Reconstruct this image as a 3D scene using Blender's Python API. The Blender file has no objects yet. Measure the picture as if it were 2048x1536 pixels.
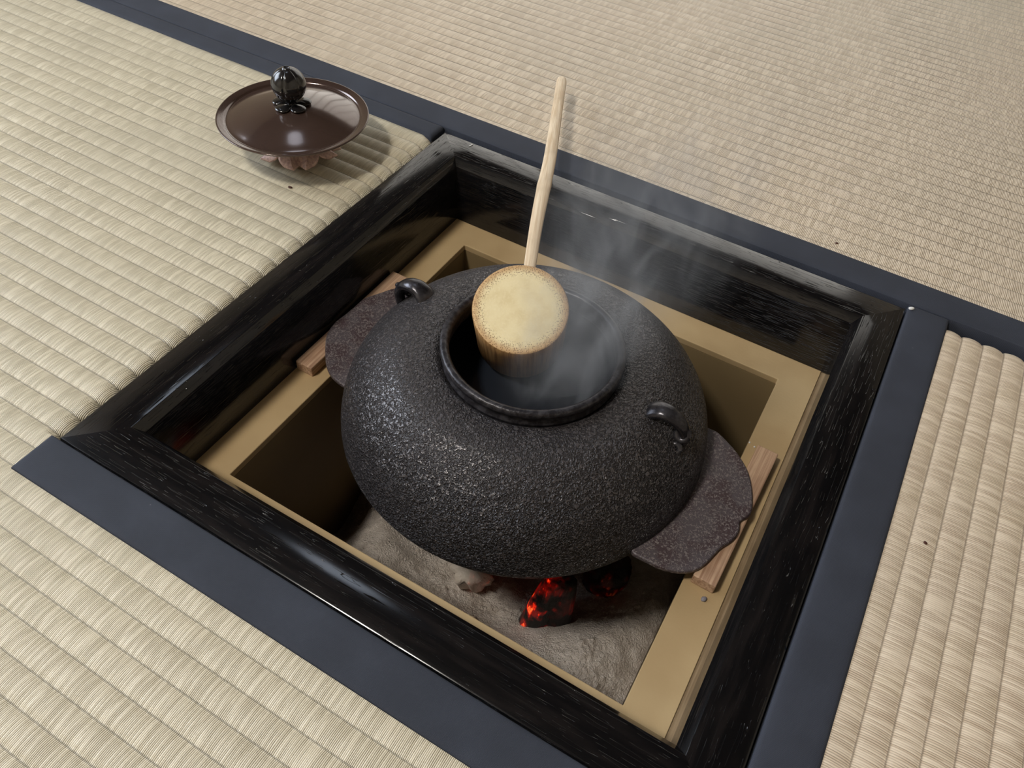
import bpy, bmesh, math, random
from mathutils import Vector, Matrix, noise

random.seed(7)
PI = math.pi
S = bpy.context.scene
COL = S.collection

# ---------------------------------------------------------------- camera
cam_d = bpy.data.cameras.new('camera')
cam = bpy.data.objects.new('camera', cam_d)
COL.objects.link(cam)
cam_d.sensor_width = 36.0
cam_d.lens = 1570.6 / 2048 * 36.0
cam_d.clip_start = 0.01
CR = ((0.86411551, 0.49881971, 0.06695733), (-0.41366904, 0.62814567, 0.65902272), (0.28667456, -0.59716992, 0.74913669))
CAM = Vector((0.14685, -0.33786, 0.39469))
m = Matrix(((CR[0][0], CR[1][0], CR[2][0], CAM.x), (CR[0][1], CR[1][1], CR[2][1], CAM.y),
            (CR[0][2], CR[1][2], CR[2][2], CAM.z), (0, 0, 0, 1)))
cam.matrix_world = m
S.camera = cam

# ---------------------------------------------------------------- world, exposure
w = bpy.data.worlds.new('world'); S.world = w; w.use_nodes = True
w.node_tree.nodes['Background'].inputs[0].default_value = (0.75, 0.85, 1.0, 1)
w.node_tree.nodes['Background'].inputs[1].default_value = 0.8
S.view_settings.view_transform = 'Standard'
S.view_settings.look = 'None'
S.view_settings.gamma = 1.0
S.view_settings.use_curve_mapping = False
S.view_settings.exposure = 0.0

def area(name, loc, target, sx, sy, power, color):
    l = bpy.data.lights.new(name, 'AREA'); l.shape = 'RECTANGLE'; l.size = sx; l.size_y = sy
    l.energy = power; l.color = color
    o = bpy.data.objects.new(name, l); COL.objects.link(o); o.location = loc
    o.rotation_euler = (Vector(target) - Vector(loc)).to_track_quat('-Z', 'Y').to_euler()
    return o
# the room's ceiling lamp, daylight through the paper window on the left
LAMP = Vector((-0.68, -1.02, 2.18))
area('ceiling_lamp_light', LAMP, (-0.3, -0.4, 0), 0.34, 0.34, 42, (1.0, 0.95, 0.87))
area('window_daylight', (-2.30, -0.45, 1.22), (0.2, -0.2, 0.0), 1.5, 1.25, 39, (0.80, 0.88, 1.0))

# ---------------------------------------------------------------- material helpers
def new_mat(name):
    mt = bpy.data.materials.new(name); mt.use_nodes = True
    nt = mt.node_tree; b = nt.nodes['Principled BSDF']
    return mt, nt, b
class N:
    """tiny node-writing helper"""
    def __init__(s, nt): s.nt = nt
    def n(s, t, **kw):
        o = s.nt.nodes.new(t)
        for k, v in kw.items(): setattr(o, k, v)
        return o
    def link(s, a, b): s.nt.links.new(a, b)
    def put(s, sock, v):
        if hasattr(v, 'links'): s.link(v, sock)
        else: sock.default_value = v
    def m(s, op, a, b=None, c=None, clamp=False):
        o = s.n('ShaderNodeMath', operation=op, use_clamp=clamp)
        s.put(o.inputs[0], a)
        if b is not None: s.put(o.inputs[1], b)
        if c is not None: s.put(o.inputs[2], c)
        return o.outputs[0]
    def comb(s, x, y, z):
        o = s.n('ShaderNodeCombineXYZ')
        s.put(o.inputs[0], x); s.put(o.inputs[1], y); s.put(o.inputs[2], z)
        return o.outputs[0]
    def obj(s):
        return s.n('ShaderNodeTexCoord').outputs['Object']
    def sep(s, v):
        o = s.n('ShaderNodeSeparateXYZ'); s.link(v, o.inputs[0]); return o.outputs
    def noise(s, vec, scale=1.0, detail=2.0, rough=0.5, dist=0.0):
        o = s.n('ShaderNodeTexNoise'); s.put(o.inputs['Vector'], vec)
        o.inputs['Scale'].default_value = scale; o.inputs['Detail'].default_value = detail
        o.inputs['Roughness'].default_value = rough; o.inputs['Distortion'].default_value = dist
        return o.outputs['Fac']
    def vor(s, vec, scale=1.0, feature='F1', rnd=1.0):
        o = s.n('ShaderNodeTexVoronoi', feature=feature); s.put(o.inputs['Vector'], vec)
        o.inputs['Scale'].default_value = scale; o.inputs['Randomness'].default_value = rnd
        return o.outputs
    def ramp(s, fac, stops, interp='LINEAR'):
        o = s.n('ShaderNodeValToRGB'); s.put(o.inputs[0], fac); cr = o.color_ramp; cr.interpolation = interp
        while len(cr.elements) < len(stops): cr.elements.new(0.5)
        for e, (p, c) in zip(cr.elements, stops):
            e.position = p; e.color = (c, c, c, 1) if isinstance(c, (int, float)) else (*c, 1)
        return o.outputs[0]
    def sm(s, v, a, b, c=0.0, d=1.0):
        o = s.n('ShaderNodeMapRange', interpolation_type='SMOOTHSTEP'); s.put(o.inputs[0], v)
        for i, x in enumerate((a, b, c, d)): o.inputs[i + 1].default_value = x
        return o.outputs[0]
    def mix(s, f, a, b, mode='MIX'):
        o = s.n('ShaderNodeMix', data_type='RGBA', blend_type=mode)
        s.put(o.inputs[0], f)
        for i, v in ((6, a), (7, b)):
            if isinstance(v, tuple): o.inputs[i].default_value = (*v, 1) if len(v) == 3 else v
            else: s.link(v, o.inputs[i])
        return o.outputs[2]
    def bump(s, h, dist, strength=1.0, normal=None):
        o = s.n('ShaderNodeBump'); s.link(h, o.inputs['Height'])
        o.inputs['Distance'].default_value = dist; o.inputs['Strength'].default_value = strength
        if normal is not None: s.link(normal, o.inputs['Normal'])
        return o.outputs[0]
def setp(b, **kw):
    for k, v in kw.items():
        k = {'color': 'Base Color', 'rough': 'Roughness', 'metal': 'Metallic', 'spec': 'Specular IOR Level',
             'coat': 'Coat Weight', 'coat_rough': 'Coat Roughness', 'emis': 'Emission Color', 'emis_s': 'Emission Strength', 'ior': 'IOR',
             'sheen': 'Sheen Weight'}[k]
        b.inputs[k].default_value = (*v, 1) if isinstance(v, tuple) and len(v) == 3 else v
def lin(r, g, b):
    f = lambda c: (c / 255 / 12.92) if c / 255 <= 0.04045 else ((c / 255 + 0.055) / 1.055) ** 2.4
    return (f(r), f(g), f(b))

RIB = 0.015
def straw(name, along, v0, light, dark, tint, groove_shade_k=0.72, pitch=0.00125):
    """woven rush: blades run across the ribs; along = 'x' or 'y' is the ribs' direction"""
    mt, nt, b = new_mat(name); g = N(nt)
    x, y, z = g.sep(g.obj())
    u, v = (x, y) if along == 'x' else (y, x)
    vn = g.m('DIVIDE', g.m('SUBTRACT', v, v0), RIB)
    k = g.m('FLOOR', vn)
    t = g.m('FRACT', vn)
    off = g.m('MULTIPLY', g.m('FRACT', g.m('MULTIPLY', g.m('SINE', g.m('MULTIPLY', k, 12.9898)), 43.7)), 9.0)
    warp = g.noise(g.comb(g.m('MULTIPLY', u, 90), g.m('MULTIPLY', v, 30), k), 1, 2)
    lean = g.m('MULTIPLY', g.m('SUBTRACT', g.noise(g.comb(g.m('MULTIPLY', u, 60), k, 3.0), 1, 1), 0.5), g.m('MULTIPLY', g.m('SUBTRACT', t, 0.5), 1.6))
    bl = g.m('ADD', g.m('ADD', g.m('ADD', g.m('MULTIPLY', u, 1 / pitch), off), g.m('MULTIPLY', warp, 1.1)), lean)
    blade = g.m('POWER', g.m('ABSOLUTE', g.m('SINE', g.m('MULTIPLY', bl, PI))), 0.85)
    bk = g.m('FLOOR', bl)
    per = g.noise(g.comb(g.m('MULTIPLY', bk, 1.37), g.m('MULTIPLY', k, 5.1), g.m('MULTIPLY', t, 0.6)), 1, 1)
    gap = g.sm(per, 0.34, 0.60, 0.40, 1.0)          # how deep the dark gap beside each blade goes
    fine = g.noise(g.comb(g.m('MULTIPLY', u, 2200), g.m('MULTIPLY', v, 60), k), 1, 2)
    cell = g.noise(g.comb(g.m('MULTIPLY', u, 45), g.m('MULTIPLY', k, 3.7), 0.0), 1, 1)
    big = g.noise(g.obj(), 6, 2)
    c = g.mix(g.sm(per, 0.3, 0.7, 0.0, 0.7), light, dark)
    c = g.mix(g.sm(cell, 0.45, 0.7, 0, 0.22), c, tint)
    c = g.mix(g.sm(big, 0.4, 0.7, 0, 0.45), c, tuple(0.84 * q for q in light))
    groove_shade = g.m('MULTIPLY', g.sm(g.m('ABSOLUTE', g.m('SUBTRACT', t, 0.5)), 0.445, 0.495, 0, groove_shade_k), 1.0)  # shade in the groove between ribs, painted into the straw colour
    dk = g.m('MULTIPLY', g.m('SUBTRACT', 1.0, blade), gap)
    c = g.mix(g.m('MULTIPLY', dk, 0.72), c, tuple(0.42 * q for q in dark))
    c = g.mix(groove_shade, c, tuple(0.4 * q for q in dark))
    c = g.mix(g.sm(fine, 0.5, 0.75, 0, 0.25), c, tuple(min(1, 1.25 * q) for q in light))
    g.link(c, b.inputs['Base Color'])
    h = g.m('ADD', g.m('MULTIPLY', blade, gap), g.m('MULTIPLY', fine, 0.25))
    g.link(g.bump(h, 0.0005, 0.8), b.inputs['Normal'])
    setp(b, rough=0.38, spec=0.6)
    return mt

def lacquer(name, along, pits=1.0):
    mt, nt, b = new_mat(name); g = N(nt)
    x, y, z = g.sep(g.obj())
    a, c_ = (x, y) if along == 'x' else (y, x)
    cz = g.m('ADD', c_, g.m('MULTIPLY', z, 2.2))
    wav = g.noise(g.comb(g.m('MULTIPLY', a, 9), g.m('MULTIPLY', cz, 60), 1.0), 1, 2)
    cw = g.m('ADD', g.m('MULTIPLY', cz, 1050), g.m('MULTIPLY', wav, 0.8))
    n1 = g.noise(g.comb(g.m('MULTIPLY', a, 60), cw, 0.0), 1, 0.3)
    n2 = g.noise(g.comb(g.m('MULTIPLY', a, 22), g.m('MULTIPLY', cz, 180), 4.0), 1, 2)
    reg = g.sm(g.noise(g.comb(g.m('MULTIPLY', a, 14), g.m('MULTIPLY', cz, 40), 8.0), 1, 1), 0.35, 0.62)
    pit = g.m('MULTIPLY', g.sm(n1, 0.625, 0.665), g.m('ADD', 0.45, reg))
    h = g.m('ADD', g.m('MULTIPLY', pit, -1.0 * pits), g.m('MULTIPLY', n2, 0.006))
    g.link(g.bump(h, 0.0011, 0.8), b.inputs['Normal'])
    col = g.mix(g.sm(n2, 0.4, 0.7), (0.004, 0.004, 0.0045), (0.010, 0.0085, 0.0085))
    g.link(col, b.inputs['Base Color'])
    setp(b, rough=0.13, spec=0.62)
    return mt

def cloth(name, col):
    mt, nt, b = new_mat(name); g = N(nt)
    x, y, z = g.sep(g.obj())
    d = 1 / 0.00075
    d1 = g.m('SINE', g.m('MULTIPLY', g.m('ADD', x, g.m('MULTIPLY', y, 0.55)), d * 2 * PI))
    d2 = g.m('SINE', g.m('MULTIPLY', g.m('SUBTRACT', y, g.m('MULTIPLY', x, 0.35)), d * 2 * PI))
    h = g.m('MULTIPLY', d1, d2)
    n = g.noise(g.obj(), 26, 3)
    lint = g.sm(g.vor(g.obj(), 60)[0], 0.0, 0.035, 1, 0)
    c = g.mix(g.sm(n, 0.35, 0.75), col, tuple(q * 1.35 for q in col))
    c = g.mix(g.m('MULTIPLY', g.sm(h, -0.2, 0.9), 0.65), c, tuple(q * 2.1 for q in col))
    c = g.mix(g.m('MULTIPLY', lint, 0.25), c, (0.45, 0.45, 0.5))
    g.link(c, b.inputs['Base Color'])
    g.link(g.bump(h, 0.00012, 0.6), b.inputs['Normal'])
    setp(b, rough=0.75, spec=0.35)
    return mt

def iron_body():
    mt, nt, b = new_mat('cast_iron'); g = N(nt); o = g.obj()
    x, y, z = g.sep(o)
    n1 = g.noise(o, 560, 1.0, 0.5, 0.9)
    worm = g.sm(n1, 0.40, 0.62)
    n2 = g.noise(o, 900, 1)
    n3 = g.noise(o, 120, 2)
    amp = g.sm(z, 0.006, -0.012, 0.30, 1.0)
    h = g.m('MULTIPLY', g.m('ADD', g.m('ADD', worm, g.m('MULTIPLY', n2, 0.25)), g.m('MULTIPLY', n3, 0.8)), amp)
    g.link(g.bump(h, 0.0030, 1.0), b.inputs['Normal'])
    c = g.mix(worm, (0.022, 0.019, 0.021), (0.080, 0.072, 0.075))
    g.link(c, b.inputs['Base Color'])
    g.link(g.sm(worm, 0, 1, 0.48, 0.28), b.inputs['Roughness'])
    setp(b, metal=0.25, spec=0.6)
    return mt
def iron_plain(name, c0, c1, scale, bumpd, rough=0.35, metal=0.4):
    mt, nt, b = new_mat(name); g = N(nt); o = g.obj()
    n = g.noise(o, scale, 3, 0.6)
    g.link(g.mix(g.sm(n, 0.4, 0.65), c0, c1), b.inputs['Base Color'])
    g.link(g.bump(n, bumpd, 0.7), b.inputs['Normal'])
    setp(b, rough=rough, metal=metal, spec=0.5)
    return mt
def wing_iron():
    mt, nt, b = new_mat('rust_brown_iron'); g = N(nt); o = g.obj()
    n1 = g.noise(o, 620, 1.5, 0.6, 1.0); n2 = g.noise(o, 60, 2)
    spots = g.sm(n1, 0.50, 0.62)
    c = g.mix(g.sm(n2, 0.4, 0.6), lin(74, 59, 62), lin(88, 80, 84))
    c = g.mix(spots, c, lin(128, 119, 118))
    g.link(c, b.inputs['Base Color'])
    g.link(g.bump(g.m('ADD', spots, g.m('MULTIPLY', n1, 0.4)), 0.00045, 0.7), b.inputs['Normal'])
    setp(b, rough=0.42, metal=0.1, spec=0.5)
    return mt
def clay_mat():
    mt, nt, b = new_mat('ochre_clay'); g = N(nt); o = g.obj()
    n = g.noise(o, 14, 3); f = g.noise(o, 500, 2)
    c = g.mix(g.sm(n, 0.35, 0.7), lin(194, 168, 126), lin(178, 151, 110))
    spk = g.sm(g.vor(o, 90)[0], 0.0, 0.05, 1, 0)
    c = g.mix(g.m('MULTIPLY', spk, 0.35), c, lin(110, 85, 60))
    g.link(c, b.inputs['Base Color'])
    g.link(g.bump(f, 0.00015, 0.5), b.inputs['Normal'])
    setp(b, rough=0.55, spec=0.35)
    return mt
def wood(name, c0, c1, along, fine=420, rough=0.6):
    mt, nt, b = new_mat(name); g = N(nt)
    x, y, z = g.sep(g.obj())
    s = {'x': (12, fine, fine), 'y': (fine, 12, fine), 'z': (fine, fine, 12)}[along]
    n = g.noise(g.comb(g.m('MULTIPLY', x, s[0]), g.m('MULTIPLY', y, s[1]), g.m('MULTIPLY', z, s[2])), 1, 3, 0.6)
    n2 = g.noise(g.obj(), 45, 2)
    c = g.mix(g.sm(n, 0.35, 0.68), c0, c1)
    c = g.mix(g.sm(n2, 0.45, 0.75, 0, 0.4), c, tuple(q * 0.75 for q in c1))
    g.link(c, b.inputs['Base Color'])
    g.link(g.bump(n, 0.0003, 0.6), b.inputs['Normal'])
    setp(b, rough=rough, spec=0.35)
    return mt
def plain(name, col, rough=0.7, metal=0.0, spec=0.4, nscale=40, var=0.12):
    mt, nt, b = new_mat(name); g = N(nt)
    n = g.noise(g.obj(), nscale, 2)
    g.link(g.mix(n, tuple(q * (1 - var) for q in col), tuple(min(1, q * (1 + var)) for q in col)), b.inputs['Base Color'])
    setp(b, rough=rough, metal=metal, spec=spec)
    return mt

# ---------------------------------------------------------------- object helpers
def link_mesh(name, bm, mat, parent=None, smooth=True, angle=None):
    bmesh.ops.recalc_face_normals(bm, faces=bm.faces)
    me = bpy.data.meshes.new(name); bm.to_mesh(me); bm.free()
    if smooth:
        for p in me.polygons: p.use_smooth = True
        if angle is not None: me.set_sharp_from_angle(angle=math.radians(angle))
    me.materials.append(mat)
    o = bpy.data.objects.new(name, me); COL.objects.link(o)
    if parent: o.parent = parent
    return o
def thing(name, label, cat, loc=(0, 0, 0), rotz=0, group=None):
    o = bpy.data.objects.new(name, None); COL.objects.link(o); o.empty_display_size = 0.02
    o.location = loc; o.rotation_euler = (0, 0, rotz)
    return tag(o, label, cat, group)
def tag(o, label=None, cat=None, group=None, kind=None):
    if label: o['label'] = label
    if cat: o['category'] = cat
    if group: o['group'] = group
    if kind: o['kind'] = kind
    return o
def struct(name, bm, mat, smooth=False):
    o = link_mesh(name, bm, mat, None, smooth); o['kind'] = 'structure'; return o
def add_box(bm, x0, x1, y0, y1, z0, z1):
    vs = [bm.verts.new((x, y, z)) for z in (z0, z1) for x, y in ((x0, y0), (x1, y0), (x1, y1), (x0, y1))]
    for f in ((0, 3, 2, 1), (4, 5, 6, 7), (0, 1, 5, 4), (1, 2, 6, 5), (2, 3, 7, 6), (3, 0, 4, 7)):
        bm.faces.new([vs[i] for i in f])
    return vs
def box(*a):
    bm = bmesh.new(); add_box(bm, *a); return bm
def bevel(o, wd, seg=3, ang=35):
    md = o.modifiers.new('bevel', 'BEVEL'); md.width = wd; md.segments = seg; md.limit_method = 'ANGLE'
    md.angle_limit = math.radians(ang)
    return o
def lathe(prof, n=96, cap0=False, cap1=False, fn=None):
    bm = bmesh.new(); rings = []
    for r, z in prof:
        ring = []
        for i in range(n):
            a = 2 * PI * i / n
            p = Vector((r * math.cos(a), r * math.sin(a), z))
            if fn: p = fn(p, a, r, z)
            ring.append(bm.verts.new(p))
        rings.append(ring)
    for a, b in zip(rings, rings[1:]):
        for i in range(n): bm.faces.new((a[i], a[(i + 1) % n], b[(i + 1) % n], b[i]))
    if cap0: bm.faces.new(rings[0])
    if cap1: bm.faces.new(rings[-1])
    return bm
def smooth_path(pts, k=8):
    out = []
    P = [Vector(p) for p in pts]
    for i in range(len(P) - 1):
        p0 = P[max(i - 1, 0)]; p1 = P[i]; p2 = P[i + 1]; p3 = P[min(i + 2, len(P) - 1)]
        for j in range(k):
            t = j / k
            out.append(0.5 * ((2 * p1) + (p2 - p0) * t + (2 * p0 - 5 * p1 + 4 * p2 - p3) * t * t + (3 * p1 - p0 - 3 * p2 + p3) * t ** 3))
    out.append(P[-1])
    return out
def sweep(bm, path, rads, up=(0, 0, 1), n=16):
    """path points with (half width sideways, half thickness) per point"""
    rings = []
    for i, p in enumerate(path):
        t = (path[min(i + 1, len(path) - 1)] - path[max(i - 1, 0)]).normalized()
        s = t.cross(Vector(up)).normalized(); u = s.cross(t).normalized()
        wv, th = rads(i / (len(path) - 1))
        rings.append([bm.verts.new(p + s * wv * math.cos(2 * PI * j / n) + u * th * math.sin(2 * PI * j / n)) for j in range(n)])
    for a, b in zip(rings, rings[1:]):
        for j in range(n): bm.faces.new((a[j], a[(j + 1) % n], b[(j + 1) % n], b[j]))
    bm.faces.new(rings[0]); bm.faces.new(rings[-1])
    return bm
def prism(bm, pts, z0, z1):
    a = [bm.verts.new((x, y, z0)) for x, y in pts]; b = [bm.verts.new((x, y, z1)) for x, y in pts]
    bm.faces.new(a); bm.faces.new(b); n = len(pts)
    for i in range(n): bm.faces.new((a[i], a[(i + 1) % n], b[(i + 1) % n], b[i]))
    return bm

# ---------------------------------------------------------------- room shell
M_plaster = plain('plaster', lin(182, 172, 155), 0.85, nscale=20)
M_darkwood = wood('dark_ceiling_wood', lin(62, 46, 34), lin(40, 29, 22), 'x', 60)
M_postwood = wood('brown_post_wood', lin(96, 72, 52), lin(70, 50, 36), 'z', 60)
M_floor = plain('floor_board', lin(190, 172, 140), 0.7)
X0, X1, Y0, Y1, ZC = -2.45, 1.75, -2.05, 2.35, 2.30
bm = bmesh.new()
H = 0.2115
for a in ((X0, X1, H, Y1), (X0, X1, Y0, -H), (X0, -H, -H, H), (H, X1, -H, H)):
    add_box(bm, *a, -0.09, -0.058)
struct('floor', bm, M_floor)
struct('ceiling', box(X0, X1, Y0, Y1, ZC, ZC + 0.05), M_darkwood)
struct('wall_far', box(X0, X1, Y1, Y1 + 0.08, -0.09, ZC), M_plaster)
struct('wall_near', box(X0, X1, Y0 - 0.08, Y0, -0.09, ZC), M_plaster)
struct('wall_right', box(X1, X1 + 0.08, Y0, Y1, -0.09, ZC), M_plaster)
bm = bmesh.new()
WY0, WY1, WZ0, WZ1 = -1.25, 0.35, 0.50, 1.92
for a in ((Y0, WY0, -0.09, ZC), (WY1, Y1, -0.09, ZC), (WY0, WY1, -0.09, WZ0), (WY0, WY1, WZ1, ZC)):
    add_box(bm, X0 - 0.08, X0, a[0], a[1], a[2], a[3])
struct('wall_left', bm, M_plaster)
bm = bmesh.new()
add_box(bm, X0, X1, Y1 - 0.03, Y1, 1.78, 1.90)
add_box(bm, X0, X1, Y1 - 0.012, Y1, 1.90, ZC)
struct('trim_1', bm, M_darkwood)
bm = bmesh.new()
for i in range(9):
    yy = Y0 + 0.25 + i * 0.48
    add_box(bm, X0, X1, yy, yy + 0.03, ZC - 0.03, ZC)
struct('trim_2', bm, M_darkwood)
# paper window
bm = bmesh.new()
add_box(bm, X0 - 0.06, X0 - 0.02, WY0, WY1, WZ0, WZ0 + 0.035); add_box(bm, X0 - 0.06, X0 - 0.02, WY0, WY1, WZ1 - 0.035, WZ1)
for i in range(9):
    yy = WY0 + (WY1 - WY0 - 0.02) * i / 8; add_box(bm, X0 - 0.05, X0 - 0.03, yy, yy + 0.02, WZ0, WZ1)
for i in range(1, 5):
    zz = WZ0 + (WZ1 - WZ0) * i / 5; add_box(bm, X0 - 0.05, X0 - 0.03, WY0, WY1, zz, zz + 0.012)
wf = struct('window_1', bm, M_postwood)
mt, nt, b = new_mat('lit_paper'); setp(b, color=(0.8, 0.82, 0.85), rough=0.9, emis=(0.75, 0.86, 1.0), emis_s=3.0)
p_ = link_mesh('paper_pane', box(X0 - 0.066, X0 - 0.061, WY0, WY1, WZ0, WZ1), mt, wf, False)

# papered sliding screens along the far wall, softly lit from the next room
bm = bmesh.new(); SX0, SX1, SZ = -2.40, 0.26, 1.76
for i in range(13):
    xx = SX0 + (SX1 - SX0 - 0.02) * i / 12; add_box(bm, xx, xx + (0.03 if i % 4 == 0 else 0.008), Y1 - 0.035, Y1 - 0.012, -0.09, SZ)
for zz in (-0.02, 1.72): add_box(bm, SX0, SX1, Y1 - 0.035, Y1 - 0.012, zz, zz + 0.035)
sc_ = struct('window_2', bm, M_postwood)
mt, nt, b = new_mat('screen_paper'); setp(b, color=(0.75, 0.73, 0.68), rough=0.9, emis=(1.0, 0.97, 0.91), emis_s=1.25)
link_mesh('paper_pane', box(SX0, SX1, Y1 - 0.012, Y1 - 0.006, -0.09, SZ), mt, sc_, False)
# small skylight-blue lamp over the hearth seen mirrored in the lacquer
mt, nt, b = new_mat('cool_lamp_glass'); setp(b, color=(0.9, 0.9, 0.95), rough=0.9, emis=(0.70, 0.82, 1.0), emis_s=3.0)
cl = thing('ceiling_lamp', 'round cool white lamp on the dark ceiling beyond the hearth', 'lamp', (-0.95, 0.70, ZC))
bm = lathe([(0.0005, -0.07), (0.12, -0.068), (0.17, -0.055), (0.19, -0.03), (0.19, -0.008)], 48); link_mesh('lamp_shade', bm, mt, cl)
link_mesh('lamp_base', lathe([(0.0005, -0.012), (0.2, -0.012), (0.2, 0.0), (0.0005, 0.0)], 48), M_postwood, cl)

# ceiling lamp (the soft light the lacquer and the lid mirror)
lp = thing('ceiling_lamp', 'square white paper lamp under the ceiling near the paper window', 'lamp', (LAMP.x, LAMP.y, ZC))
mt, nt, b = new_mat('lamp_paper'); setp(b, color=(0.9, 0.88, 0.82), rough=0.9, emis=(1.0, 0.93, 0.84), emis_s=4.0)
link_mesh('lamp_shade', box(-0.23, 0.23, -0.23, 0.23, -0.095, -0.02), mt, lp, False)
link_mesh('lamp_frame', box(-0.24, 0.24, -0.24, 0.24, -0.02, 0.0), M_postwood, lp, False)

# ---------------------------------------------------------------- tatami mats
M_core = plain('mat_core', lin(150, 130, 90), 0.9)
M_navy = cloth('navy_cloth', lin(46, 50, 60))
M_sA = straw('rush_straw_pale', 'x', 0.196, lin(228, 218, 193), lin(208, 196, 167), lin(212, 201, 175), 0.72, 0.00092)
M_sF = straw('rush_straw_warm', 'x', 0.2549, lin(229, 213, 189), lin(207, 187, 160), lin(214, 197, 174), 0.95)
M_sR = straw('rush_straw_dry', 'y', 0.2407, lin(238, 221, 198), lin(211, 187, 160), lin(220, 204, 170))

def rib_z(v, v0, h):
    t = ((v - v0) / RIB) % 1.0
    return h * (abs(math.sin(PI * t)) ** 0.62 - 1.0)
def vlist(a, b, v0, n=9):
    out = [a]; k = math.floor((a - v0) / RIB * n) + 1
    while v0 + k * RIB / n < b - 1e-5:
        out.append(v0 + k * RIB / n); k += 1
    out.append(b); return out
def straw_grid(bm, along, u0, u1, va, vb, v0, h, nu=24, roll=None, sag=0.0004, vroll=None):
    """roll = 'hi' folds the mat's end down at u1"""
    us = [u0 + (u1 - u0) * i / nu for i in range(nu + 1)]
    dz = [0.0] * len(us); edge = [0.0] * len(us)
    if roll:
        us = [u0 + (u1 - 0.014 - u0) * i / nu for i in range(nu + 1)]
        dz = [0.0] * len(us); edge = [0.0] * len(us)
        for k in range(1, 10):
            a = k / 9 * PI / 2
            us.append(u1 - 0.014 + 0.014 * math.sin(a)); dz.append(-0.009 * (1 - math.cos(a))); edge.append(k / 9)
        us.append(u1); dz.append(-0.028); edge.append(1.0)
    vs = vlist(va, vb, v0)
    rows = []
    for v in vs:
        row = []
        for u, d, e in zip(us, dz, edge):
            rz = rib_z(v, v0, h * (1 + 0.9 * e))
            wob = noise.noise(Vector((u * 7, v * 7, 1.3))) * sag
            uu = u + e * rz * 1.3
            vv = v + 0.0007 * noise.noise(Vector((u * 12, v * 4, 9)))if vs[0] < v < vs[-1] else v
            zz = rz + d + wob
            if vroll:
                q = abs(v - vroll)
                if q < 0.006: zz -= 0.0025 * (1 - q / 0.006) ** 2
            row.append(bm.verts.new((uu, vv, zz) if along == 'x' else (vv, uu, zz)))
        rows.append(row)
    for a, b in zip(rows, rows[1:]):
        for i in range(len(a) - 1): bm.faces.new((a[i], a[i + 1], b[i + 1], b[i]))

def strip(x0, x1, y0, y1, zt, r=0.0015, down=0.02, round_x=None):
    """a cloth border: rounded along its long edges, folded down at its ends; dense enough to sag a little"""
    bm = bmesh.new()
    nx = max(2, int((x1 - x0) / 0.006)) if x1 - x0 < 0.8 else 160
    ny = max(2, int((y1 - y0) / 0.006)) if y1 - y0 < 0.8 else 160
    xs = [x0] + [x0 + r * 0.3, x0 + r] + [x0 + (x1 - x0) * i / nx for i in range(1, nx)] + [x1 - r, x1 - r * 0.3, x1]
    ys = [y0] + [y0 + r * 0.3, y0 + r] + [y0 + (y1 - y0) * i / ny for i in range(1, ny)] + [y1 - r, y1 - r * 0.3, y1]
    rows = []
    for y in ys:
        row = []
        for x in xs:
            e = min(x - x0, x1 - x, y - y0, y1 - y)
            z = zt - (0 if e >= r else (r - math.sqrt(max(0, r * r - (r - e) ** 2))) * 0.8)
            z += 0.0003 * noise.noise(Vector((x * 14, y * 14, 2)))
            row.append(bm.verts.new((x, y, z)))
        rows.append(row)
    for a, b in zip(rows, rows[1:]):
        for i in range(len(a) - 1): bm.faces.new((a[i], a[i + 1], b[i + 1], b[i]))
    be = [e for e in bm.edges if len(e.link_faces) == 1]
    r_ = bmesh.ops.extrude_edge_only(bm, edges=be)
    for v in r_['geom']:
        if isinstance(v, bmesh.types.BMVert): v.co.z -= down
    return bm

ZM = -0.058
# far mat
t = thing('tatami_mat', 'warm straw tatami mat beyond the far edge of the hearth, with a wide navy border', 'tatami mat')
link_mesh('mat_core', box(-1.35, 0.56, 0.2195, 1.17, ZM, -0.004), M_core, t, False)
bm = bmesh.new(); straw_grid(bm, 'x', -1.35, 0.56, 0.2475, 1.14, 0.2549, 0.0010, nu=60)
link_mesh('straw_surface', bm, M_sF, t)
o = link_mesh('cloth_border', strip(-1.35, 0.56, 0.2185, 0.2490, 0.0006, 0.0014, 0.02), M_navy, t)
link_mesh('cloth_border', strip(-1.35, 0.56, 1.14, 1.17, 0.0006, 0.0014, 0.02), M_navy, t)
# left mat with the notch for the hearth
t = thing('tatami_mat', 'pale greenish tatami mat left of and in front of the hearth, notched around its corner', 'tatami mat')
bm = bmesh.new()
prism(bm, [(-1.70, -0.74), (0.2100, -0.74), (0.2100, -0.214), (-0.2165, -0.214), (-0.2165, 0.217), (-1.70, 0.217)], ZM, -0.010)
link_mesh('mat_core', bm, M_core, t, False)
bm = bmesh.new()
hA = 0.0014
straw_grid(bm, 'x', -1.70, -0.2128, -0.2125, 0.1975, 0.196, hA, nu=50, roll='hi')
straw_grid(bm, 'x', -1.70, -0.2168, -0.2410, -0.2125, 0.196, hA, nu=50)
straw_grid(bm, 'x', -1.70, 0.2105, -0.74, -0.2410, 0.196, hA, nu=80)
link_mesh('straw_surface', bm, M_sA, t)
link_mesh('cloth_border', strip(-1.70, -0.2165, 0.1962, 0.2183, 0.0012, 0.004, 0.02), M_navy, t)
link_mesh('cloth_border', strip(-0.2172, 0.2112, -0.2408, -0.2122, 0.0007, 0.0020, 0.01), M_navy, t)
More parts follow.
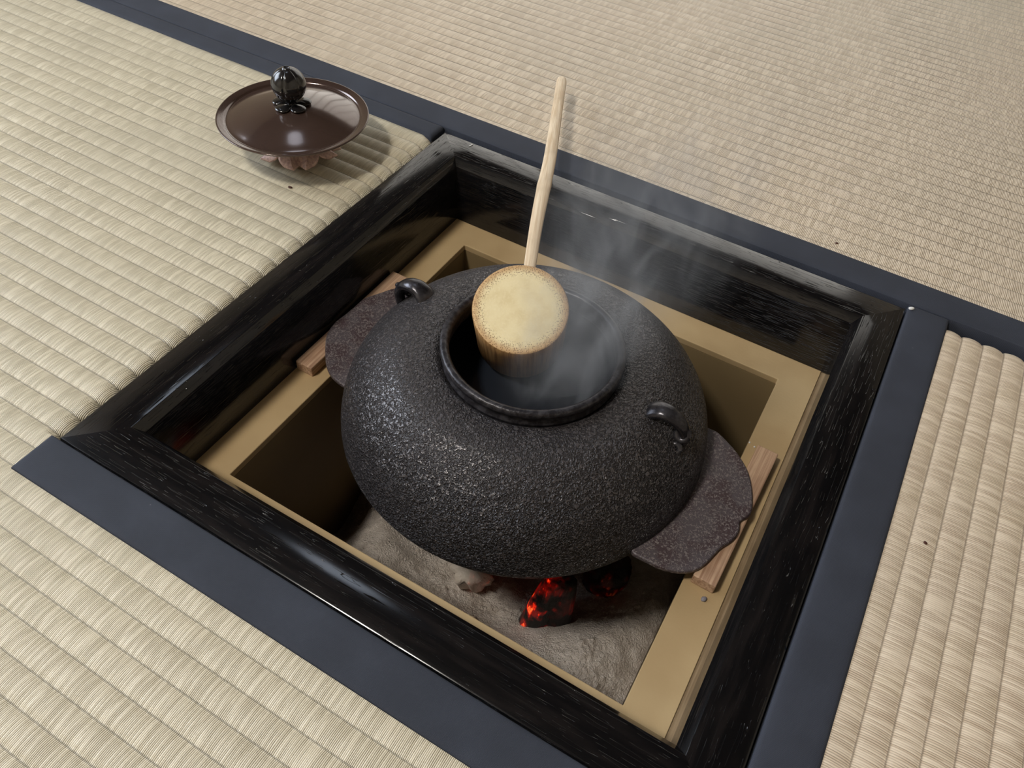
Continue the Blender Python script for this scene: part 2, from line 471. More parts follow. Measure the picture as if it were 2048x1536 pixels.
# right mat
t = thing('tatami_mat', 'dry pinkish tatami mat right of the hearth, its ribs running toward the viewer', 'tatami mat')
link_mesh('mat_core', box(0.2145, 1.168, -1.70, 0.210, ZM, -0.010), M_core, t, False)
bm = bmesh.new()
straw_grid(bm, 'y', -1.70, 0.2130, 0.2425, 1.14, 0.2407, 0.0011, nu=70, roll='hi')
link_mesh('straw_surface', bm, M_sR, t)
link_mesh('cloth_border', strip(0.2128, 0.2436, -1.70, 0.2172, 0.0008, 0.0022, 0.02), M_navy, t)
link_mesh('cloth_border', strip(1.138, 1.168, -1.70, 0.2172, 0.0008, 0.0022, 0.02), M_navy, t)

# ---------------------------------------------------------------- hearth frame (black lacquered wood, four mitred rails)
M_lx = lacquer('black_lacquer_crosswise', 'x'); M_ly = lacquer('black_lacquer_lengthwise', 'y')
fr = thing('hearth_surround', 'square black lacquered wooden frame set flush around the sunken hearth', 'hearth frame')
inn = {'W': 0.1725, 'E': 0.1805, 'N': 0.1728, 'S': 0.1785}
top = {'W': 0.1832, 'E': 0.1852, 'N': 0.1840, 'S': 0.1835}
chm = {'W': 0.1775, 'E': 0.1795, 'N': 0.1780, 'S': 0.1785}
def corner(sx, sy, dx, dy, z): return Vector((sx * dx, sy * dy, z))
def rail(side):
    bm = bmesh.new()
    ends = {'N': ((-1, 1), (1, 1)), 'S': ((-1, -1), (1, -1)), 'W': ((-1, -1), (-1, 1)), 'E': ((1, -1), (1, 1))}[side]
    NS = 28
    rings = []
    def at(sx, sy, k):
        ex = 'E' if sx > 0 else 'W'; ey = 'N' if sy > 0 else 'S'
        O = 0.2115
        lv = [(O, O, -0.056), (O, O, -0.0012), (O - 0.0003, O - 0.0003, -0.0004), (O - 0.0012, O - 0.0012, 0.0),
              (top[ex], top[ey], 0.0), (top[ex] - 0.0006, top[ey] - 0.0006, -0.0002),
              (chm[ex] + 0.0004, chm[ey] + 0.0004, -0.0056), (chm[ex], chm[ey], -0.0064),
              (inn[ex], inn[ey], -0.0576), (O - 0.01, O - 0.01, -0.0576)][k]
        return Vector((sx * lv[0], sy * lv[1], lv[2]))
    for s in range(NS + 1):
        f = s / NS; ring = []
        for k in range(10):
            p = at(*ends[0], k).lerp(at(*ends[1], k), f)
            if 0 < s < NS and k in (5, 6, 7):
                q = noise.noise(Vector((p.x * 20, p.y * 20, k * 0.3))) * 0.00015
                if side in 'NS': p.y += q
                else: p.x += q
            ring.append(bm.verts.new(p))
        rings.append(ring)
    for a, b in zip(rings, rings[1:]):
        for k in range(10): bm.faces.new((a[k], a[(k + 1) % 10], b[(k + 1) % 10], b[k]))
    bm.faces.new(rings[0]); bm.faces.new(rings[-1])
    return link_mesh('rail', bm, M_lx if side in 'NS' else M_ly, fr, True, 25)
for s in 'NSWE': rail(s)

# ---------------------------------------------------------------- clay hearth box under the frame
M_clay = clay_mat(); M_darkclay = plain('dark_clay', lin(138, 118, 84), 0.6, nscale=18)  # the second clay is a darker tone for the pit walls
M_rim = wood('box_rim_wood', lin(160, 138, 108), lin(128, 106, 78), 'y', 500)
hb = thing('hearth_box', 'ochre clay-plastered hearth box with a flat ledge around the ash pit', 'hearth box', (0, 0, 0))
ZS = -0.058
hx0, hx1, hy0, hy1 = -0.1462, 0.1491, -0.1534, 0.1446
bm = bmesh.new()
ox0, ox1, oy0, oy1 = -0.195, 0.1768, -0.199, 0.199
zb = -0.064
pts_o = [(ox0, oy0), (ox1, oy0), (ox1, oy1), (ox0, oy1)]; pts_i = [(hx0, hy0), (hx1, hy0), (hx1, hy1), (hx0, hy1)]
lv = [[bm.verts.new((x, y, z)) for x, y in P] for P, z in ((pts_o, zb), (pts_o, ZS), (pts_i, ZS), (pts_i, zb))]
for a, b in zip(lv, lv[1:] + lv[:1]):
    for i in range(4): bm.faces.new((a[i], a[(i + 1) % 4], b[(i + 1) % 4], b[i]))
bevel(link_mesh('clay_ledge', bm, M_clay, hb, False), 0.0007, 2)
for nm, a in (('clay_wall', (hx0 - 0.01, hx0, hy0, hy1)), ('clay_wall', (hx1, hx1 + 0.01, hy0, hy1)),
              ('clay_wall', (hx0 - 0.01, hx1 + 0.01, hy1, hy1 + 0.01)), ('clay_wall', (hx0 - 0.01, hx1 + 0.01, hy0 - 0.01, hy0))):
    link_mesh(nm, box(*a, -0.33, zb), M_darkclay, hb, False)
link_mesh('wooden_rim', box(0.1769, 0.2, -0.199, 0.199, zb, ZS - 0.0012), M_rim, hb, False)
link_mesh('box_bottom', box(hx0 - 0.01, hx1 + 0.01, hy0 - 0.01, hy1 + 0.01, -0.335, -0.33), M_clay, hb, False)

# ---------------------------------------------------------------- ash
mt, nt, b = new_mat('ash'); g = N(nt); o_ = g.obj()
n1 = g.noise(o_, 70, 4, 0.6); vz = g.vor(o_, 330)[0]; n2 = g.noise(o_, 700, 3, 0.65)
crk = g.m('MULTIPLY', g.sm(vz, 0.7, 0.0), g.sm(g.noise(o_, 60, 2), 0.35, 0.65))
g.link(g.mix(g.sm(n1, 0.35, 0.7), lin(236, 224, 212), lin(208, 194, 180)), b.inputs['Base Color'])
g.link(g.bump(g.m('ADD', g.m('ADD', g.m('MULTIPLY', crk, 0.8), g.m('MULTIPLY', n2, 2.4)), g.m('MULTIPLY', n1, 0.2)), 0.0019, 1.0), b.inputs['Normal'])
setp(b, rough=0.95, spec=0.15); M_ash = mt
def ash_h(x, y):
    r = math.hypot(x - 0.01, y + 0.005)
    ring = math.exp(-((r - 0.125) / 0.035) ** 2) * 0.030
    cornr = math.exp(-(math.hypot(x - 0.149, y + 0.153) / 0.085) ** 2) * 0.045
    cornl = -math.exp(-(math.hypot(x + 0.150, y + 0.06) / 0.05) ** 2) * 0.045
    z = -0.216 + ring + cornr + cornl
    q = Vector((x, y, 0))
    z += 0.005 * noise.noise(q * 28) + 0.0025 * noise.noise(q * 80)
    crumbly = min(1.0, max(0.15, 0.6 + 1.6 * noise.noise(q * 22 + Vector((3, 1, 0)))))
    d1 = noise.voronoi(q * 135)[0][0]; d2 = noise.voronoi(q * 300 + Vector((5, 5, 0)))[0][0]
    z += crumbly * (0.0075 * max(0, 0.45 - d1) + 0.0060 * max(0, 0.45 - d2)) + 0.0006 * noise.noise(q * 600)
    return z
bm = bmesh.new(); NA = 300; rows = []
for j in range(NA + 1):
    rows.append([bm.verts.new((x := hx0 + 0.0003 + (hx1 - hx0 - 0.0006) * i / NA, y := hy0 + 0.0003 + (hy1 - hy0 - 0.0006) * j / NA, ash_h(x, y))) for i in range(NA + 1)])
for a, b_ in zip(rows, rows[1:]):
    for i in range(NA): bm.faces.new((a[i], a[i + 1], b_[i + 1], b_[i]))
tag(link_mesh('ash_bed', bm, M_ash), 'pale pinkish grey crumbly ash covering the bottom of the hearth pit', 'ash', kind='stuff')

# ---------------------------------------------------------------- charcoal
def coal_mat(name, glow, strength, ashy=0.0):
    mt, nt, b = new_mat(name); g = N(nt); o = g.obj()
    x, y, z = g.sep(o)
    ang = g.noise(g.comb(g.m('MULTIPLY', x, 220), g.m('MULTIPLY', y, 220), g.m('MULTIPLY', z, 45)), 1, 3, 0.6)
    n = g.noise(o, 55, 3)
    crack = g.sm(ang, 0.50, 0.66)
    c = g.mix(g.sm(n, *((0.30, 0.38) if ashy else (0.45, 0.6))), (0.010, 0.008, 0.007), lin(200, 188, 174) if ashy else (0.03, 0.025, 0.022))
    g.link(c, b.inputs['Base Color'])
    side = g.sm(g.m('ADD', g.m('MULTIPLY', x, 0.75), g.m('MULTIPLY', y, 0.65)), 0.000, -0.013, 0.08, 1.0)
    hot = g.m('MULTIPLY', g.m('MULTIPLY', g.sm(n, 0.45, 0.62), g.m('ADD', crack, 0.22)), side)
    e = g.ramp(hot, [(0.0, (0, 0, 0)), (0.25, (0.16, 0.001, 0.0)), (0.65, (0.9, 0.020, 0.002)), (1.0, (1.0, 0.16, 0.03))])
    g.link(e, b.inputs['Emission Color']); b.inputs['Emission Strength'].default_value = strength * glow
    g.link(g.bump(ang, 0.002, 0.8), b.inputs['Normal'])
    setp(b, rough=0.55, spec=0.5)
    return mt
def coal(name, r, ln, seed, mat, taper=0.0, rough=1.0):
    prof = [(r * 0.2, 0), (r * 0.75, 0.0005), (r * 0.97, 0.003)] + [(r * (1 - 0.04 * math.sin(k)), 0.003 + (ln - 0.006) * k / 8) for k in range(1, 8)] + [(r * 0.95, ln - 0.002), (r * 0.7, ln), (r * 0.15, ln - 0.001)]
    def fn(p, a, rr, z):
        q = 1 + rough * 0.10 * noise.noise(Vector((math.cos(a) * 3, math.sin(a) * 3, z * 25 + seed))) + rough * 0.07 * noise.noise(Vector((math.cos(a) * 9, math.sin(a) * 9, z * 10 + seed)))
        q *= 1 + taper * (0.55 - z / ln)
        if taper: q *= 1 + 0.22 * math.cos(3 * a + 0.5)
        return Vector((p.x * q, p.y * q, p.z + 0.003 * noise.noise(Vector((p.x * 90, p.y * 90, seed)))))
    return link_mesh(name, lathe(prof, 40, True, True, fn), mat)
M_hot = coal_mat('glowing_charcoal', 1.0, 0.95); M_warm = coal_mat('dim_charcoal', 1.0, 0.03); M_ashy = coal_mat('ash_covered_charcoal', 1.0, 0.08, 1.0)
c = coal('charcoal', 0.0150, 0.074, 1, M_hot, 0.55); c.location = (0.0640, -0.0640, -0.211); c.rotation_euler = (math.radians(-4), math.radians(5), 0.2)
tag(c, 'brightest charcoal stick, cracked and glowing red under the front of the kettle', 'charcoal')
c = coal('charcoal', 0.018, 0.055, 5, M_warm); c.location = (0.090, -0.004, -0.215); c.rotation_euler = (math.radians(8), math.radians(-12), 1.4)
tag(c, 'dim dark red charcoal in the shadow right of the glowing one', 'charcoal')
c = coal('charcoal', 0.0165, 0.056, 9, M_ashy, 0, 2.2); c.location = (-0.004, -0.047, -0.230); c.rotation_euler = (math.radians(-10), math.radians(-20), 2.0)
tag(c, 'charcoal piece crusted in white ash, half hidden left of the glowing one', 'charcoal')
c = coal('charcoal', 0.022, 0.050, 13, M_warm); c.location = (0.030, -0.005, -0.222); c.rotation_euler = (0.1, 0.05, 0)
tag(c, 'charcoal standing upright in the middle of the fire, behind the glowing stick', 'charcoal')

# ---------------------------------------------------------------- spacer sticks the kettle's wings rest on
M_stick = wood('weathered_stick_wood', lin(205, 172, 142), lin(160, 124, 98), 'y', 600)
def stick(cx, cy, ln, wd, rot, label):
    o = link_mesh('wooden_stick', box(-wd / 2, wd / 2, -ln / 2, ln / 2, 0, 0.0092), M_stick, None, False)
    bevel(o, 0.0008, 2); o.location = (cx, cy, ZS + 0.0002); o.rotation_euler = (0, 0, rot)
    return tag(o, label, 'wooden stick', 'wooden spacer sticks under the kettle')
stick(0.1625, 0.0015, 0.124, 0.0155, math.radians(-1.2), 'pale wooden stick under the right wing of the kettle, on the clay ledge')
stick(-0.1640, 0.0080, 0.125, 0.0150, math.radians(0.0), 'pale wooden stick under the left wing of the kettle, beside the frame')

# ---------------------------------------------------------------- kettle
KX, KY = -0.0015, -0.0025
kt = thing('kettle', 'round dark cast iron kettle with two wings sitting open over the fire', 'kettle', (KX, KY, -0.124))
def kpart(name, bm, mat, angle=None):
    for v in bm.verts: v.co.z += 0.124
    return link_mesh(name, bm, mat, kt, True, angle)
def dense(pts, k=5):
    return [(p.x, p.y) for p in smooth_path([Vector((a, b_, 0)) for a, b_ in pts], k)]
outer = dense([(0.0630, 0.0125), (0.0660, 0.0142), (0.0745, 0.0148), (0.0880, 0.0125), (0.1005, 0.0060), (0.1126, -0.0040), (0.1215, -0.0140), (0.1272, -0.0240),
               (0.1302, -0.0340), (0.1318, -0.0440), (0.1312, -0.0520), (0.1240, -0.0660), (0.1090, -0.0800), (0.0892, -0.0960), (0.0671, -0.1120), (0.044, -0.121), (0.001, -0.124)])
inner = dense([(0.0630, 0.0125), (0.0598, 0.0080), (0.0640, 0.0040), (0.085, -0.001), (0.105, -0.012), (0.118, -0.028), (0.122, -0.045), (0.112, -0.065), (0.08, -0.092), (0.04, -0.112), (0.001, -0.116)])
# object coordinates of the body are relative to z=-0.124, so its material is written for that frame
M_iron = iron_body()
for nd in M_iron.node_tree.nodes:
    if nd.type == 'MAP_RANGE' and abs(nd.inputs[1].default_value - 0.006) < 1e-6:
        nd.inputs[1].default_value = 0.130; nd.inputs[2].default_value = 0.108
body = kpart('kettle_body', lathe(list(reversed(inner)) + outer[1:], 160), M_iron)
M_rimiron = iron_plain('rim_iron', (0.018, 0.016, 0.019), (0.055, 0.052, 0.058), 260, 0.0006, 0.36, 0.4)
lip = dense([(0.0612, 0.0125), (0.0600, 0.0160), (0.0612, 0.0185), (0.0622, 0.0208), (0.0616, 0.0232), (0.0592, 0.0240), (0.0568, 0.0228), (0.0558, 0.0200), (0.0562, 0.0150), (0.0570, 0.0090), (0.0600, 0.0080), (0.0612, 0.0125)], 4)
kpart('kettle_rim', lathe(lip, 160), M_rimiron)
# wings (lobed plates cast on both sides), outlines in plan
M_wing = wing_iron()
WING_RIGHT = [(0.12066, 0.05502), (0.12774, 0.05469), (0.13892, 0.04902), (0.14623, 0.04426), (0.15602, 0.03517), (0.16269, 0.02452), (0.16778, 0.01189), (0.17008, 0.00232), (0.16879, -0.00326), (0.16600, -0.00844), (0.16747, -0.01425), (0.16770, -0.01942), (0.16570, -0.02702), (0.16206, -0.03405), (0.15997, -0.04107), (0.15766, -0.04989), (0.15369, -0.05815), (0.14693, -0.06413), (0.14000, -0.06713), (0.13258, -0.06891), (0.12439, -0.06909), (0.11511, -0.06925)]
WING_LEFT = [(-0.12204, -0.05675), (-0.12912, -0.05617), (-0.13824, -0.05362), (-0.14718, -0.04780), (-0.15550, -0.03888), (-0.16472, -0.02683), (-0.16887, -0.01761), (-0.17063, -0.00659), (-0.16957, 0.00336), (-0.16902, 0.01420), (-0.16859, 0.02589), (-0.16456, 0.03442), (-0.16118, 0.04038), (-0.15739, 0.04761), (-0.15230, 0.05383)]
ZW = -0.0448
def wing(outline, closing):
    P = [(x - KX, y - KY) for x, y in outline]
    P = [(a, b_) for a, b_ in ((q.x, q.y) for q in smooth_path([Vector((x, y, 0)) for x, y in P], 3))]
    bm = bmesh.new(); prism(bm, P + closing, -0.0488, ZW)
    o = kpart('wing', bm, M_wing, 30); bevel(o, 0.0012, 3, 60)
    return o
wing(WING_RIGHT, [(0.098, -0.052), (0.095, 0.0), (0.105, 0.058)])
wing(WING_LEFT, [(-0.112, 0.058), (-0.095, 0.0), (-0.105, -0.048)])
# lugs: a broad tapering arch that curls back to the shoulder
M_lug = iron_plain('lug_iron', (0.03, 0.028, 0.032), (0.075, 0.072, 0.08), 120, 0.0005, 0.25, 0.6)
def lug(sgn, rot):
    R_ = Matrix.Rotation(rot, 4, 'Z')
    bm = bmesh.new()
    path = smooth_path([(0.0860, 0, 0.0070), (0.0905, 0, 0.0125), (0.0975, 0, 0.0150), (0.1050, 0, 0.0130), (0.1110, 0, 0.0075), (0.1135, 0, 0.0000), (0.1125, 0, -0.0090)], 6)
    sweep(bm, path, lambda t: (0.0046 - 0.0016 * t, 0.0094 - 0.0056 * t ** 0.8), up=(0, 1, 0), n=16)
    # scroll at the curl and a small foot loop
    for ctr, rr in (((0.1120, -0.0020, 0.0040), 0.0040), ((0.1110, -0.0075, -0.0050), 0.0032)):
        ring = [Vector(ctr) + Vector((math.cos(a) * rr, math.sin(a) * rr * 0.55, math.sin(a) * rr * 0.8)) for a in [i * PI / 7 for i in range(0, 15)]]
        sweep(bm, ring, lambda t: (0.0023, 0.0023), up=(0, 1, 0.3), n=10)
    for v in bm.verts:
        v.co = R_ @ (v.co + Vector((0.004 if sgn < 0 else 0, 0, 0)))
    return kpart('lug', bm, M_lug, 50)
lug(1, math.radians(0.5)); lug(-1, math.radians(174.5))

# ---------------------------------------------------------------- water inside
mt, nt, b = new_mat('dark_hot_water'); g = N(nt); o_ = g.obj()
g.link(g.bump(g.noise(o_, 45, 2), 0.0006, 0.25), b.inputs['Normal'])
g.link(g.mix(g.noise(o_, 10, 1), (0.014, 0.017, 0.024), (0.022, 0.026, 0.035)), b.inputs['Base Color'])
setp(b, rough=0.06, spec=0.5, ior=1.33, coat=0.6)
o = link_mesh('hot_water', lathe([(0.0001, 0), (0.03, 0), (0.06, 0), (0.1175, 0)], 96), mt)
o.location = (KX, KY, -0.0240)
tag(o, 'dark steaming water filling the open kettle', 'water')

# ---------------------------------------------------------------- bamboo ladle
def bamboo_end():
    mt, nt, b = new_mat('bamboo_end_grain'); g = N(nt); o = g.obj()
    x, y, z = g.sep(o)
    r = g.m('DIVIDE', g.m('SQRT', g.m('ADD', g.m('MULTIPLY', x, x), g.m('MULTIPLY', y, y))), 0.0318)
    n = g.noise(o, 90, 3); f = g.noise(o, 700, 2)
    ang = g.m('ARCTAN2', y, x)
    vo = g.vor(g.comb(g.m('MULTIPLY', x, 1), g.m('MULTIPLY', y, 1), 0.0), 880, 'F1', 0.5)[0]
    dots = g.sm(vo, 0.42, 0.24)
    zone = g.sm(r, 0.70, 0.84)
    edge = g.sm(r, 0.80, 0.97)
    c = g.mix(g.sm(n, 0.35, 0.7), lin(234, 218, 174), lin(224, 205, 158))
    c = g.mix(g.sm(f, 0.45, 0.7, 0, 0.35), c, lin(240, 226, 190))
    c = g.mix(g.m('MULTIPLY', edge, 0.75), c, lin(184, 138, 88))
    c = g.mix(g.m('MULTIPLY', g.m('MULTIPLY', dots, zone), 0.8), c, lin(112, 76, 48))
    rays = g.sm(g.noise(g.comb(g.m('MULTIPLY', ang, 34), g.m('MULTIPLY', r, 2), 0.0), 1, 2), 0.60, 0.68)
    c = g.mix(g.m('MULTIPLY', g.m('MULTIPLY', rays, g.sm(r, 0.80, 0.9)), 0.55), c, lin(244, 226, 178))
    g.link(c, b.inputs['Base Color']); g.link(g.bump(f, 0.0002, 0.4), b.inputs['Normal'])
    setp(b, rough=0.62, spec=0.3); return mt
M_bend = bamboo_end()
M_bside = wood('bamboo_skin', lin(176, 138, 92), lin(132, 96, 60), 'z', 500, 0.38)
M_bhand = wood('bamboo_handle', lin(232, 214, 186), lin(206, 180, 146), 'y', 620, 0.5)
nrm = Vector((0.136, -0.38, 0.915)).normalized()
face = Vector((-0.01733, 0.00539, 0.04))
CUPR, CUPD = 0.0322, 0.050
ld = thing('bamboo_ladle', 'pale bamboo ladle lying cup-down in the kettle mouth, its handle over the frame', 'ladle', tuple(face))
quat = nrm.to_track_quat('Z', 'Y')
def lpart(name, bm, mat, angle=None, q=True):
    o = link_mesh(name, bm, mat, ld, True, angle)
    if q: o.rotation_mode = 'QUATERNION'; o.rotation_quaternion = quat
    return o
rt = CUPR
lpart('cup', lathe([(rt - 0.0004, -0.0006), (rt, -0.0012), (rt * 0.995, -0.012), (rt * 0.985, -0.03), (rt * 0.98, -CUPD + 0.0006), (rt * 0.97, -CUPD), (rt * 0.91, -CUPD), (rt * 0.90, -CUPD + 0.001), (rt * 0.90, -0.006), (0.0001, -0.006)], 96), M_bside, 40)
lpart('cup_end', lathe([(rt - 0.0004, -0.0006), (rt - 0.0009, -0.0001), (rt - 0.0016, 0), (rt * 0.5, 0.0), (0.0001, 0.0)], 96), M_bend, 60)
# handle: its real run from the cup out over the far tatami
hp = [(-0.0391, 0.05939, 0.0305), (-0.05791, 0.10295, 0.03), (-0.07525, 0.14595, 0.029), (-0.09131, 0.18667, 0.028), (-0.10871, 0.22706, 0.0262), (-0.12854, 0.27264, 0.0244), (-0.15414, 0.33171, 0.0222)]
P = [Vector(q) for q in hp]
d0 = (P[0] - P[1]).normalized()
P = [P[0] + d0 * 0.022, P[0] + d0 * 0.010] + P
P = [p - face for p in smooth_path(P, 8)]
L = sum((b_ - a).length for a, b_ in zip(P, P[1:]))
def hr(t):
    w_ = 0.0034 + 0.0022 * min(1, max(0, (t - 0.05) / 0.45)) if t < 0.5 else 0.0056 - 0.0008 * (t - 0.5) / 0.5
    w_ += 0.0004 * math.exp(-((t - 0.52) / 0.012) ** 2)
    if t > 0.97: w_ *= math.sqrt(max(0.06, 1 - ((t - 0.97) / 0.03) ** 2))
    return (w_, w_ * 0.52)
ha = math.atan2(P[-1].y - P[0].y, P[-1].x - P[0].x) - PI / 2
bm = bmesh.new(); sweep(bm, P, hr, n=18)
for v in bm.verts: v.co = Matrix.Rotation(-ha, 3, 'Z') @ v.co
hd = lpart('handle', bm, M_bhand, 60, False); hd.rotation_euler = (0, 0, ha)

# ---------------------------------------------------------------- kettle lid on its rest
LZ = 0.0345
LC = Vector((-0.2984, 0.1104, 0.0))
M_lid = plain('brown_bronze', (0.085, 0.053, 0.042), 0.15, 0.0, 0.9, 30, 0.15)
nb = M_lid.node_tree.nodes['Principled BSDF']; setp(nb, coat=0.4, coat_rough=0.08, metal=0.45)
lid = thing('kettle_lid', 'shallow round brown bronze kettle lid with a black bud knob, raised on a copper rest', 'kettle lid', (LC.x, LC.y, LZ - 0.008))
lp_ = dense([(0.001, 0.0152), (0.030, 0.0115), (0.050, 0.0046), (0.0600, 0.0058), (0.0625, 0.0068), (0.0632, 0.0078), (0.0626, 0.0084), (0.0605, 0.0080), (0.0575, 0.0071), (0.0560, 0.0060),
             (0.0540, 0.0060), (0.0460, 0.0090), (0.0300, 0.0140), (0.0120, 0.0170), (0.0005, 0.0175)], 4)
link_mesh('lid_plate', lathe(lp_, 128), M_lid, lid, True, 60)
M_knob = plain('black_glazed_iron', (0.012, 0.011, 0.011), 0.16, 0.0, 0.8, 60, 0.3)
def kn(p, a, r, z):
    # six raised segments parted by dark seams, offset below the waist
    zc = z - 0.0225; up_ = zc > -0.004
    ph = a * 6 / (2 * PI) + (0.1 if up_ else 0.6)
    d = abs(ph - round(ph))
    s = 1 - 0.075 * math.exp(-(d / 0.07) ** 2)
    s *= 1 - 0.05 * math.exp(-((zc + 0.0045) / 0.0008) ** 2)
    return Vector((p.x * s, p.y * s, z))
KR = 0.0142
kp = [(0.0042, 0.0072), (0.0036, 0.0085), (0.0046, 0.0098)] + [(KR * math.cos(a), 0.0235 + KR * 0.98 * math.sin(a)) for a in [math.radians(q) for q in range(-66, 78, 4)]] + \
     [(0.0034, 0.0368), (0.0030, 0.0378), (0.0024, 0.0380), (0.0018, 0.0370), (0.0002, 0.0368)]
ko = link_mesh('knob', lathe(kp, 144, fn=kn), M_knob, lid, True); ko.location.z = 0.0115
for k in range(5):
    a = math.radians(-92 + k * 72)
    bm = bmesh.new(); bmesh.ops.create_uvsphere(bm, u_segments=24, v_segments=12, radius=1.0)
    for v in bm.verts:
        v.co = Vector((v.co.x * 0.0066 + 0.0100, v.co.y * 0.0064 * (1 + 0.2 * v.co.x), v.co.z * 0.0016 + 0.0182))
    for v in bm.verts: v.co = Matrix.Rotation(a, 3, 'Z') @ v.co
    link_mesh('knob_petal', bm, M_knob, ko, True).location.z = -0.0115

M_cop = iron_plain('dull_copper', lin(206, 176, 164), lin(172, 142, 134), 420, 0.0003, 0.45, 0.25)
rest = thing('lid_rest', 'small copper cherry blossom lid rest standing on the left mat under the lid', 'lid rest', (LC.x + 0.002, LC.y - 0.001, 0.0))
link_mesh('stem', lathe([(0.012, 0.0005), (0.0125, 0.010), (0.0115, 0.018), (0.013, 0.0245), (0.012, 0.0250), (0.0005, 0.0250)], 48), M_cop, rest, True, 50)
def petal(a0):
    bm = bmesh.new(); NU, NV = 20, 14; tops = []
    for j in range(NV + 1):
        s = j / NV                                   # along the petal
        row = []
        for i in range(NU + 1):
            q = -1 + 2 * i / NU
            half = 0.0055 + 0.0115 * math.sin(min(1, s * 1.25) * PI / 2) * (1 if s < 0.62 else 1 - 0.42 * ((s - 0.62) / 0.38) ** 2)
            ln = 0.0345 - 0.0075 * max(0.0, 1 - abs(q) / 0.40) - 0.0060 * max(0, abs(q) - 0.42) / 0.58
            rr = 0.010 + (ln - 0.010 + 0.001) * s
            z = 0.0205 - 0.0165 * s ** 0.9 + 0.0007 * (1 - q * q) * math.sin(PI * s)
            row.append(bm.verts.new((rr, q * half, max(0.0012, z))))
        tops.append(row)
    fs = []
    for r0, r1 in zip(tops, tops[1:]):
        for i in range(NU): fs.append(bm.faces.new((r0[i], r0[i + 1], r1[i + 1], r1[i])))
    bmesh.ops.rotate(bm, verts=bm.verts, cent=(0, 0, 0), matrix=Matrix.Rotation(a0, 3, 'Z'))
    o = link_mesh('petal', bm, M_cop, rest, True, 20)
    md = o.modifiers.new('thick', 'SOLIDIFY'); md.thickness = 0.0010; md.offset = 1
    return o
cd = math.atan2(CAM.y - LC.y, CAM.x - LC.x)
for k in range(5): petal(cd - math.radians(4) + k * 2 * PI / 5)

# ---------------------------------------------------------------- small bits lying about
def crumb(name, loc, size, mat, label, cat, group=None, seed=1, long=1.0, rot=0.0):
    bm = bmesh.new(); bmesh.ops.create_icosphere(bm, subdivisions=2, radius=1.0)
    for v in bm.verts:
        k = 1 + 0.35 * noise.noise(v.co * 1.3 + Vector((seed, 0, 0)))
        v.co = Vector((v.co.x * size * long * k, v.co.y * size * k, v.co.z * size * 0.6 * k + size * 0.5))
    o = link_mesh(name, bm, mat); o.location = loc; o.rotation_euler = (0, 0, rot)
    return tag(o, label, cat, group)
M_white = plain('white_crumb', (0.8, 0.8, 0.78), 0.7); M_grey = plain('grey_chip', lin(130, 125, 130), 0.7)
M_darkc = plain('dark_speck', lin(70, 35, 25), 0.7); M_ashc = plain('ash_flake', lin(215, 200, 175), 0.9)
crumb('crumb', (0.2150, 0.2120, 0.0008), 0.0014, M_white, 'white rice-like grain by the right corner of the frame', 'crumb', long=1.7, rot=0.6)
crumb('crumb', (-0.1800, 0.2060, 0.0), 0.0005, M_white, 'thin white sliver on the far left of the black frame', 'crumb', long=6, rot=1.3)
crumb('ash_chip', (0.1655, -0.0672, ZS), 0.0017, M_grey, 'grey ash chip on the clay ledge in front of the right stick', 'ash chip', long=1.2, rot=1.0, seed=4)
crumb('tatami_speck', (0.2640, 0.0032, 0.0), 0.0009, M_darkc, 'dark brown speck on the right mat', 'speck', long=1.4, rot=-0.6)
crumb('tatami_speck', (0.1445, 0.2609, 0.0), 0.0009, M_darkc, 'dark speck on the far mat beyond the frame', 'speck', long=1.5, rot=0.3)
crumb('tatami_speck', (-0.2683, 0.0635, -0.0002), 0.0011, M_darkc, 'brown speck on the left mat below the lid rest', 'speck', long=1.8, rot=0.2)
crumb('ash_chip', (0.0170, -0.1000, ash_h(0.017, -0.1) - 0.001), 0.0042, M_ashc, 'white ash flake on the grey ash left of the glowing charcoal', 'ash chip', long=1.2, seed=8)
first = None
for k, (x, y, lb) in enumerate(((0.1500, 0.0700, 'tiny pale crumb on the clay ledge, leftmost of three beyond the right stick'),
                                (0.1545, 0.0680, 'tiny pale crumb on the clay ledge, middle of three beyond the right stick'),
                                (0.1590, 0.0700, 'tiny pale crumb on the clay ledge, rightmost of three beyond the right stick'))):
    if first is None:
        first = o = crumb('crumb', (x, y, ZS), 0.0007, M_white, lb, 'crumb', 'crumbs at the end of the right stick')
    else:
        o = first.copy(); COL.objects.link(o); o['label'] = lb
    o.location = (x, y, ZS); o.rotation_euler = (0, 0, k * 1.1)

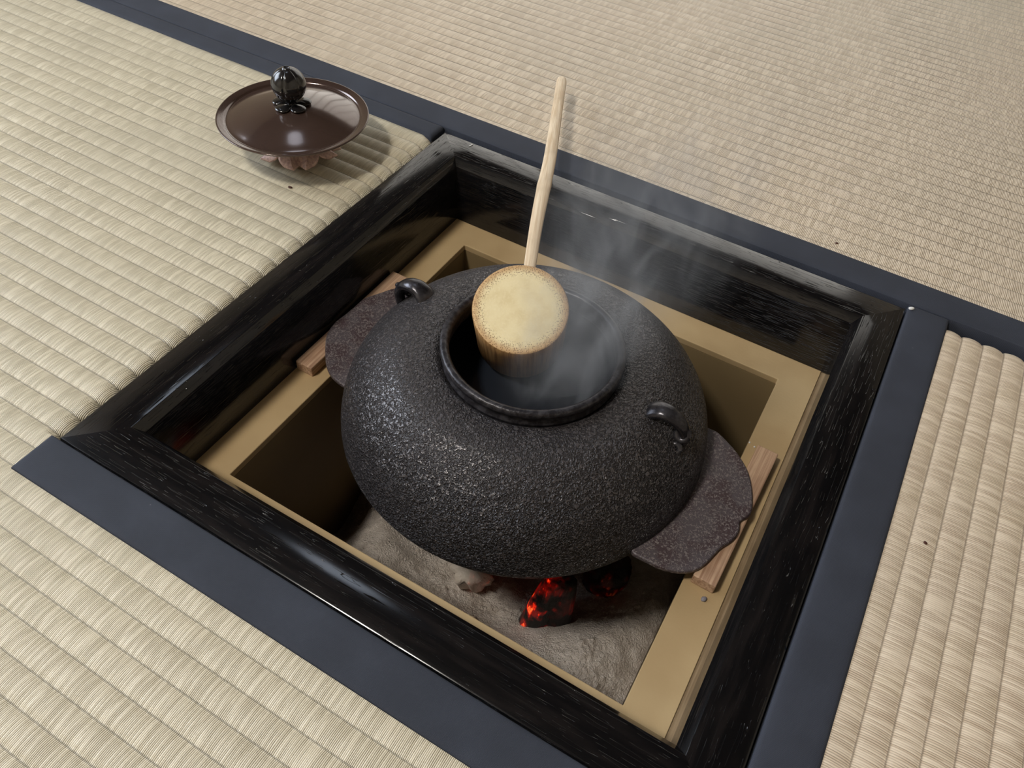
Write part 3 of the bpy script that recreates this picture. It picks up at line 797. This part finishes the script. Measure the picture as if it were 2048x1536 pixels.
# ---------------------------------------------------------------- steam
mt = bpy.data.materials.new('steam_vapour'); mt.use_nodes = True; nt = mt.node_tree
nt.nodes.remove(nt.nodes['Principled BSDF']); g = N(nt)
pv = g.n('ShaderNodeVolumePrincipled'); pv.inputs['Color'].default_value = (0.96, 0.96, 0.97, 1); pv.inputs['Anisotropy'].default_value = 0.1
g.link(pv.outputs[0], nt.nodes['Material Output'].inputs['Volume'])
x, y, z = g.sep(g.obj())
wob = g.m('MULTIPLY', g.m('SUBTRACT', g.noise(g.comb(g.m('MULTIPLY', x, 8), g.m('MULTIPLY', y, 8), g.m('MULTIPLY', z, 14)), 1, 2), 0.5), 0.05)
dx = g.m('SUBTRACT', g.m('ADD', x, wob), g.m('ADD', 0.026, g.m('MULTIPLY', z, 0.16)))
dy = g.m('SUBTRACT', g.m('SUBTRACT', y, wob), g.m('MULTIPLY', z, 0.10))
rr = g.m('SQRT', g.m('ADD', g.m('MULTIPLY', dx, dx), g.m('MULTIPLY', dy, dy)))
rr = g.m('DIVIDE', rr, g.m('ADD', 0.052, g.m('MULTIPLY', z, 0.13)))
fall = g.sm(rr, 1.0, 0.35)
wisp = g.sm(g.noise(g.comb(g.m('MULTIPLY', x, 34), g.m('MULTIPLY', y, 34), g.m('MULTIPLY', z, 16)), 1, 2.5, 0.5, 1.2), 0.48, 0.70)
vert = g.m('MULTIPLY', g.sm(z, 0.225, 0.08), g.sm(z, -0.02, 0.06, 0.25, 1.0))
dens = g.m('MULTIPLY', g.m('MULTIPLY', fall, vert), g.m('MULTIPLY', g.m('ADD', wisp, 0.14), 24.0))
g.link(dens, pv.inputs['Density'])
bm = lathe([(0.001, -0.019), (0.050, -0.018), (0.054, 0.008), (0.054, 0.03), (0.062, 0.06), (0.070, 0.11), (0.078, 0.165), (0.082, 0.225), (0.001, 0.232)], 48,
           fn=lambda p, a, r, z: Vector((p.x + (0.024 + 0.16 * z if z > 0.04 else 0.004), p.y + 0.1 * max(z, 0), p.z)))
o = link_mesh('steam', bm, mt); o.location = (KX, KY, 0.0)
tag(o, 'thin white steam rising from the open kettle past the ladle handle', 'steam', kind='stuff')
